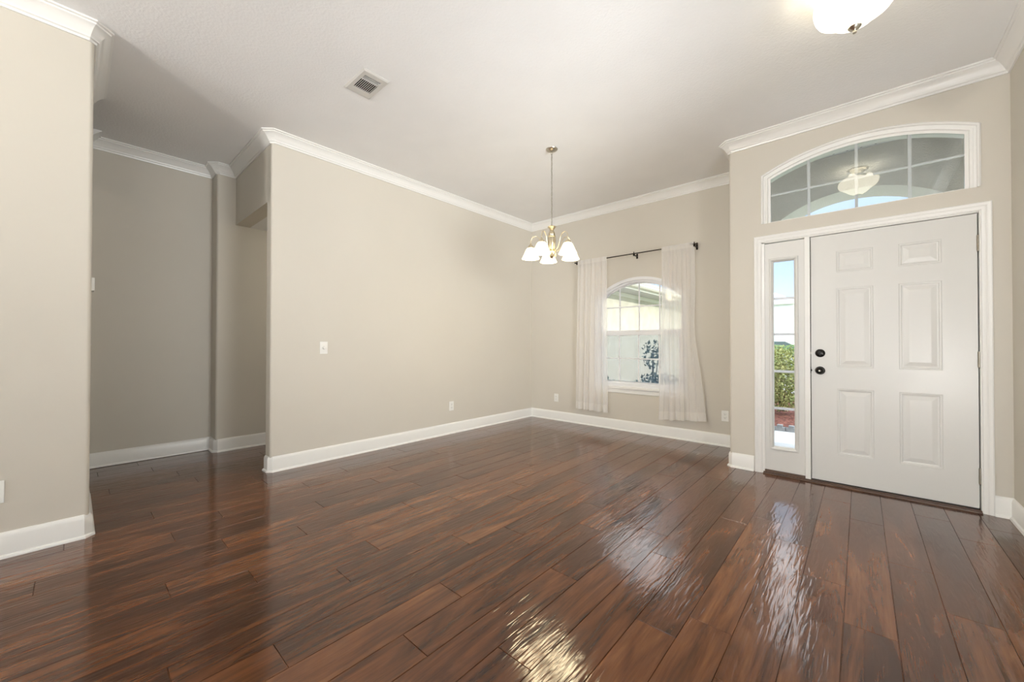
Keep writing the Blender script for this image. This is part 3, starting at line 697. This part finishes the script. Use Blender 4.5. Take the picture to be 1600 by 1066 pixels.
# unseen uplight pendant, added to brighten the ceiling; spot follows the hall's ceiling shadow
LX, LY = -1.73, -2.7
lp = empty('added_uplight', (LX, LY, ZC)); tag(lp, 'added white glass bowl uplight on a nickel rod, unseen behind the camera', 'added uplight')
obj('canopy', lathe(bmesh.new(), [(.008, -.035), (.05, -.02), (.065, 0)], 24), 'nickel', lp, smooth='auto')
obj('rod', cyl(bmesh.new(), (0, 0, -.62), (0, 0, -.02), .007), 'nickel', lp, smooth='auto')
obj('glass_bowl', lathe(bmesh.new(), [(.004, -.66), (.08, -.65), (.16, -.62), (.215, -.57), (.23, -.53), (.222, -.53), (.205, -.57), (.15, -.61), (.07, -.638), (.004, -.648)], 40), 'shade', lp, smooth=True)
light('uplight_fill', 'POINT', (LX, LY, 2.50), 270, (1, .95, .86), shadow_soft_size=.12)

# ------------------------------------------------------------------ porch and outdoors
GZ = -.17
bm = bmesh.new(); pj = .82
ol = [(-1.9, GZ), (1.9, GZ), (1.9, 3.12), (-1.9, 3.12)]
a_ = arch(-.048, pj, GZ-.01, 2.30, 2.69)
# the opening reaches the ground: outline with notch
no = [(-1.2, GZ), (-.048-pj, GZ)]+[(x, z) for x, z in a_[2:][::-1]]+[(-.048+pj, GZ), (1.6, GZ), (1.6, 3.10), (-1.2, 3.10)]
tri = tessellate_polygon([[Vector((x, z, 0)) for x, z in no]])
F = [bm.verts.new((x, 5.2, z)) for x, z in no]; K = [bm.verts.new((x, 5.58, z)) for x, z in no]
for t in tri: bm.faces.new([F[i] for i in t]); bm.faces.new([K[i] for i in reversed(t)])
for i in range(len(no)): j = (i+1) % len(no); bm.faces.new((F[i], F[j], K[j], K[i]))
struct(obj('wall_porch', bm, 'porch_stucco'))
bm = bmesh.new(); box(bm, XC+.0, XC+.13, YB+.15, 5.2, GZ, 3.1); box(bm, XD+.14, XD+.25, YC+.15, 5.2, GZ, 3.1); struct(obj('wall_porch_side', bm, 'porch_stucco'))
bm = bmesh.new(); box(bm, XC, XD+.2, YC+.15, 5.58, 3.07, 3.12)
for i in range(9):
    y = 4.25+i*.1; box(bm, XC, XD+.2, y, y+.006, 3.064, 3.07)
struct(obj('ceiling_porch', bm, 'softwhite'))
bm = bmesh.new()
for i in range(14): cyl(bm, (-.72+i*.105, 5.13, 3.071), (-.72+i*.105, 5.13, 3.062), .010, n=8)
struct(obj('trim_%d' % ci, bm, 'dark', label='row of small vent holes in the porch ceiling')); ci += 1
struct(obj('floor_porch', B(XC, 1.6, YC+.14, 5.6, GZ-.05, -.04), 'concrete'))
struct(obj('floor_walkway', B(-8, 3, 5.6, 7.15, GZ-.06, GZ+.0), 'concrete'))
struct(obj('ground_lawn', B(-60, 40, 4.9, 90, GZ-.2, GZ-.05), 'grass'))
struct(obj('ground_driveway', B(-30, 25, 13.0, 24.5, GZ-.06, GZ-.03), 'asphalt'))
bm = bmesh.new()
rows = []
for j in range(25):
    rows.append([bm.verts.new((-3.7+i*.09, 7.25+j*.12, GZ+.04+.07*sin(min(j/10, 1)*pi/2)+random.uniform(-.012, .012))) for i in range(46)])
for a, b in zip(rows, rows[1:]):
    for i in range(45): bm.faces.new((a[i], a[i+1], b[i+1], b[i]))
tag(obj('mulch_bed', bm, 'mulch'), 'red mulch bed beyond the porch walkway', 'mulch bed')['kind'] = 'stuff'
proto = None
for i in range(26):
    if proto is None:
        bm = bmesh.new(); prism(bm, [(-.068, -.04), (.068, -.04), (.068, .04), (-.068, .04)], 0, .09)
        bmesh.ops.bevel(bm, geom=[e for e in bm.edges if all(v_.co.z > .05 for v_ in e.verts) and abs(e.verts[0].co.x-e.verts[1].co.x) < .001], offset=.035, segments=4, affect='EDGES')
        proto = o = obj('edging_block', bm, 'edging')
    else: o = proto.copy(); COL.objects.link(o)
    x = -2.9+i*.142; o.location = (x, 7.14+.045*sin(i*.35), GZ)
    tag(o, 'grey scalloped concrete edging block between walkway and red mulch', 'edging block', 'edging blocks along the mulch bed')
def bush(name, loc, rx, rz_, n, ls, m, label, cat='bush', seed=1, group=None, h0=0, stems=6):
    rn = random.Random(seed); e = empty(name, loc); tag(e, label, cat, group)
    bm = bmesh.new()
    for _ in range(n):
        while True:
            p = Vector((rn.uniform(-1, 1), rn.uniform(-1, 1), rn.uniform(-1, 1)))
            if .35 < p.length < 1: break
        c = Vector((p.x*rx, p.y*rx, h0+rz_+p.z*rz_)); dr = Vector((rn.gauss(0, 1), rn.gauss(0, 1), rn.gauss(.4, 1))).normalized()
        sd = dr.cross(Vector((rn.gauss(0, 1), rn.gauss(0, 1), rn.gauss(0, 1)))).normalized(); l = ls*rn.uniform(.6, 1.2)
        nn = dr.cross(sd)*l*.12
        q = [c, c+dr*l*.5+sd*l*.28+nn, c+dr*l, c+dr*l*.5-sd*l*.28+nn]
        bm.faces.new([bm.verts.new(t) for t in q])
    obj('foliage', bm, m, e, weld=False, norm=False)
    bm = bmesh.new()
    for i in range(stems):
        a = rn.uniform(0, 6.28); tube(bm, [(0.03*cos(a), .03*sin(a), 0), (rx*.3*cos(a), rx*.3*sin(a), (h0+rz_)*.7), (rx*.6*cos(a), rx*.6*sin(a), h0+rz_*1.3)], [.012, .009, .004], 5)
    obj('stems', bm, 'stem', e)
    return e
bush('shrub', (-1.02, 8.15, GZ+.15), .48, .56, 4200, .06, 'leaf', 'yellow-green shrub seen through the sidelight, nearest the door', seed=2)
bush('shrub', (-1.95, 8.75, GZ+.15), .5, .40, 2000, .07, 'leaf', 'yellow-green shrub behind the first one, to its left through the sidelight', seed=5)
# cycad with arching fronds
pe = empty('sago_palm', (-1.30, 9.9, GZ+.15)); tag(pe, 'light green sago palm with arching fronds beyond the shrubs', 'palm')
obj('trunk', cyl(bmesh.new(), (0, 0, 0), (0, 0, .95), .10, .08), 'stem', pe)
for i in range(22):
    a = i*2.4; bm = bmesh.new(); el = .9-.5*(i % 3)/2
    pts = [Vector((.08+.75*t*cos(el), 0, .95+.75*t*sin(el)-.45*t*t)) for t in [q/14 for q in range(15)]]
    mr = Matrix.Rotation(a, 3, 'Z')
    for j in range(1, 15):
        p = pts[j]; wd = .17*sin(pi*min(j/14+.12, 1))
        for s in (-1, 1):
            bm.faces.new([bm.verts.new(mr @ q) for q in (p, p+Vector((.05, s*wd, -.01)), p+Vector((.035, s*wd*.9, -.015)), p+Vector((-.015, 0, 0)))])
    tube(bm, [mr @ p for p in pts], .006, 5)
    obj('frond', bm, 'frond', pe, weld=False, norm=False)
bush('shrub', (-2.12, 5.5, GZ), .46, .445, 3200, .055, 'leaf_dark', 'dark green low shrub right under the arched window outside', seed=8)
bush('shrub', (-3.05, 5.6, GZ), .38, .385, 1800, .055, 'leaf_dark', 'dark green low shrub outside, behind the left curtain side of the arched window', seed=9)
bush('small_tree', (-2.50, 6.2, GZ), .17, .24, 110, .075, 'leaf_dark', 'thin dark-leaved sapling outside, behind the right curtain of the arched window', cat='sapling', seed=12, h0=.88, stems=4)
# own garage wing seen through the arched window
XW = -3.75
struct(obj('wall_garage', B(XW-.2, XW, YB+.15, 14.0, GZ-.1, 2.24), 'stucco'))
bm = bmesh.new(); box(bm, XW, XW+.02, YB+.15, 14.0, 2.135, 2.215); struct(obj('trim_%d' % ci, bm, 'fascia')); ci += 1
struct(obj('ceiling_eave', B(XW-.1, -3.39, YB+.15, 14.3, 2.215, 2.235), 'soffit'))
bm = bmesh.new(); box(bm, -3.40, -3.375, YB+.15, 14.3, 2.222, 2.36); struct(obj('trim_%d' % ci, bm, 'fascia')); ci += 1
bm = bmesh.new()
gp = [(-3.375, 2.270), (-3.30, 2.270), (-3.275, 2.30), (-3.275, 2.335), (-3.262, 2.345), (-3.262, 2.375), (-3.285, 2.375), (-3.285, 2.345), (-3.30, 2.29), (-3.375, 2.285)]
gA = [bm.verts.new((x, 5.75, z)) for x, z in gp]; gB = [bm.verts.new((x, 14.3, z)) for x, z in gp]
for i in range(len(gp)): j = (i+1) % len(gp); bm.faces.new((gA[i], gA[j], gB[j], gB[i]))
bm.faces.new(gA); bm.faces.new(gB[::-1])
tag(obj('rain_gutter', bm, 'fascia'), 'white rain gutter along the garage eave outside the arched window', 'gutter')
bm = bmesh.new()
for i in range(22):
    x1 = -3.34-i*.14; z = 2.375+i*.14*.42
    vs = [bm.verts.new(p) for p in ((x1, 5.75, z), (x1, 14.3, z), (x1-.16, 14.3, z+.067), (x1-.16, 5.75, z+.067), (x1, 5.75, z-.012), (x1, 14.3, z-.012))]
    bm.faces.new(vs[:4]); bm.faces.new((vs[0], vs[4], vs[5], vs[1]))
struct(obj('roof_garage', bm, 'shingle', weld=False))
# neighbouring house across the street
ho = empty('neighbour_house', (-5.6, 30, GZ)); tag(ho, 'pale house with grey hip roof far off through the sidelight', 'house')
obj('wall', B(-9, 2.5, 0, 8, 0, 4.05), 'housewall', ho)
bm = bmesh.new(); v_ = [bm.verts.new(p) for p in ((-9.5, -.12, 4.0), (2.8, -.12, 4.0), (2.8, 8.5, 4.0), (-9.5, 8.5, 4.0), (-6.0, 3, 5.35), (.3, 3, 5.35))]
for q in ((0, 1, 5, 4), (1, 2, 5), (2, 3, 4, 5), (3, 0, 4), (3, 2, 1, 0)): bm.faces.new([v_[i] for i in q])
M['pale_roof'] = mottled('pale_grey_roof', (.42, .48, .56), (.5, .56, .64), 3, .9)
obj('roof', bm, 'pale_roof', ho)
obj('eave', B(-9.5, 2.8, -.15, -.10, 3.88, 4.02), 'fascia', ho)
gd = obj('garage_door', B(-3.5, 1.5, -.06, 0, 0, 2.5), 'siding', ho)
bm = bmesh.new()
for i in range(1, 4): box(bm, -3.5, 1.5, -.075, -.055, i*.62, i*.62+.02)
obj('panel_seams', bm, 'soffit', gd)
# parked car
ca = empty('parked_car', (-2.3, 17.5, GZ), R(6)); tag(ca, 'silver parked car glimpsed over the palm through the sidelight', 'car')
def loft(bm, secs):
    rows = [[bm.verts.new(p) for p in s] for s in secs]; n = len(rows[0])
    for a, b in zip(rows, rows[1:]):
        for i in range(n): bm.faces.new((a[i], a[(i+1) % n], b[(i+1) % n], b[i]))
    bm.faces.new(rows[0]); bm.faces.new(rows[-1]); return bm
def sec(x, w, z0, z1): return [(x, -w, z0), (x, w, z0), (x, w*1.02, (z0+z1)/2), (x, w*.93, z1), (x, -w*.93, z1), (x, -w*1.02, (z0+z1)/2)]
bm = loft(bmesh.new(), [sec(-2.2, .75, .35, .75), sec(-2.05, .88, .22, .92), (sec(-1.0, .9, .2, 1.0)), sec(1.0, .9, .2, .98), sec(2.0, .86, .22, .85), sec(2.2, .72, .35, .68)])
obj('body', bm, 'carpaint', ca, smooth='auto')
bm = loft(bmesh.new(), [sec(-1.75, .78, .9, .98), sec(-1.15, .72, .9, 1.40), sec(.2, .72, .9, 1.42), sec(1.05, .78, .9, .97)]); obj('cabin_windows', bm, 'carglass', ca, smooth='auto')
obj('roof_panel', loft(bmesh.new(), [sec(-1.2, .66, 1.38, 1.42), sec(-.5, .67, 1.40, 1.47), sec(.25, .66, 1.39, 1.43)]), 'carpaint', ca, smooth='auto')
for x in (-1.35, 1.35):
    for y in (-.88, .88): 
        wv = obj('wheel', cyl(bmesh.new(), (x, y-.1, .31), (x, y+.1, .31), .32, n=24), 'tyre', ca, smooth='auto')
        obj('hubcap', cyl(bmesh.new(), (x, y-.11, .31), (x, y+.11, .31), .2, n=16), 'hinge', wv)
# unseen slab added to keep direct sun out of the invented rear windows
struct(obj('roof_sun_block_rear', B(-5.9, 1.4, -7.5, -4.66, 2.75, 2.85), 'softwhite'))
struct(obj('ground_patio', B(-6, 4, -9, -4.64, -.2, -.05), 'concrete'))
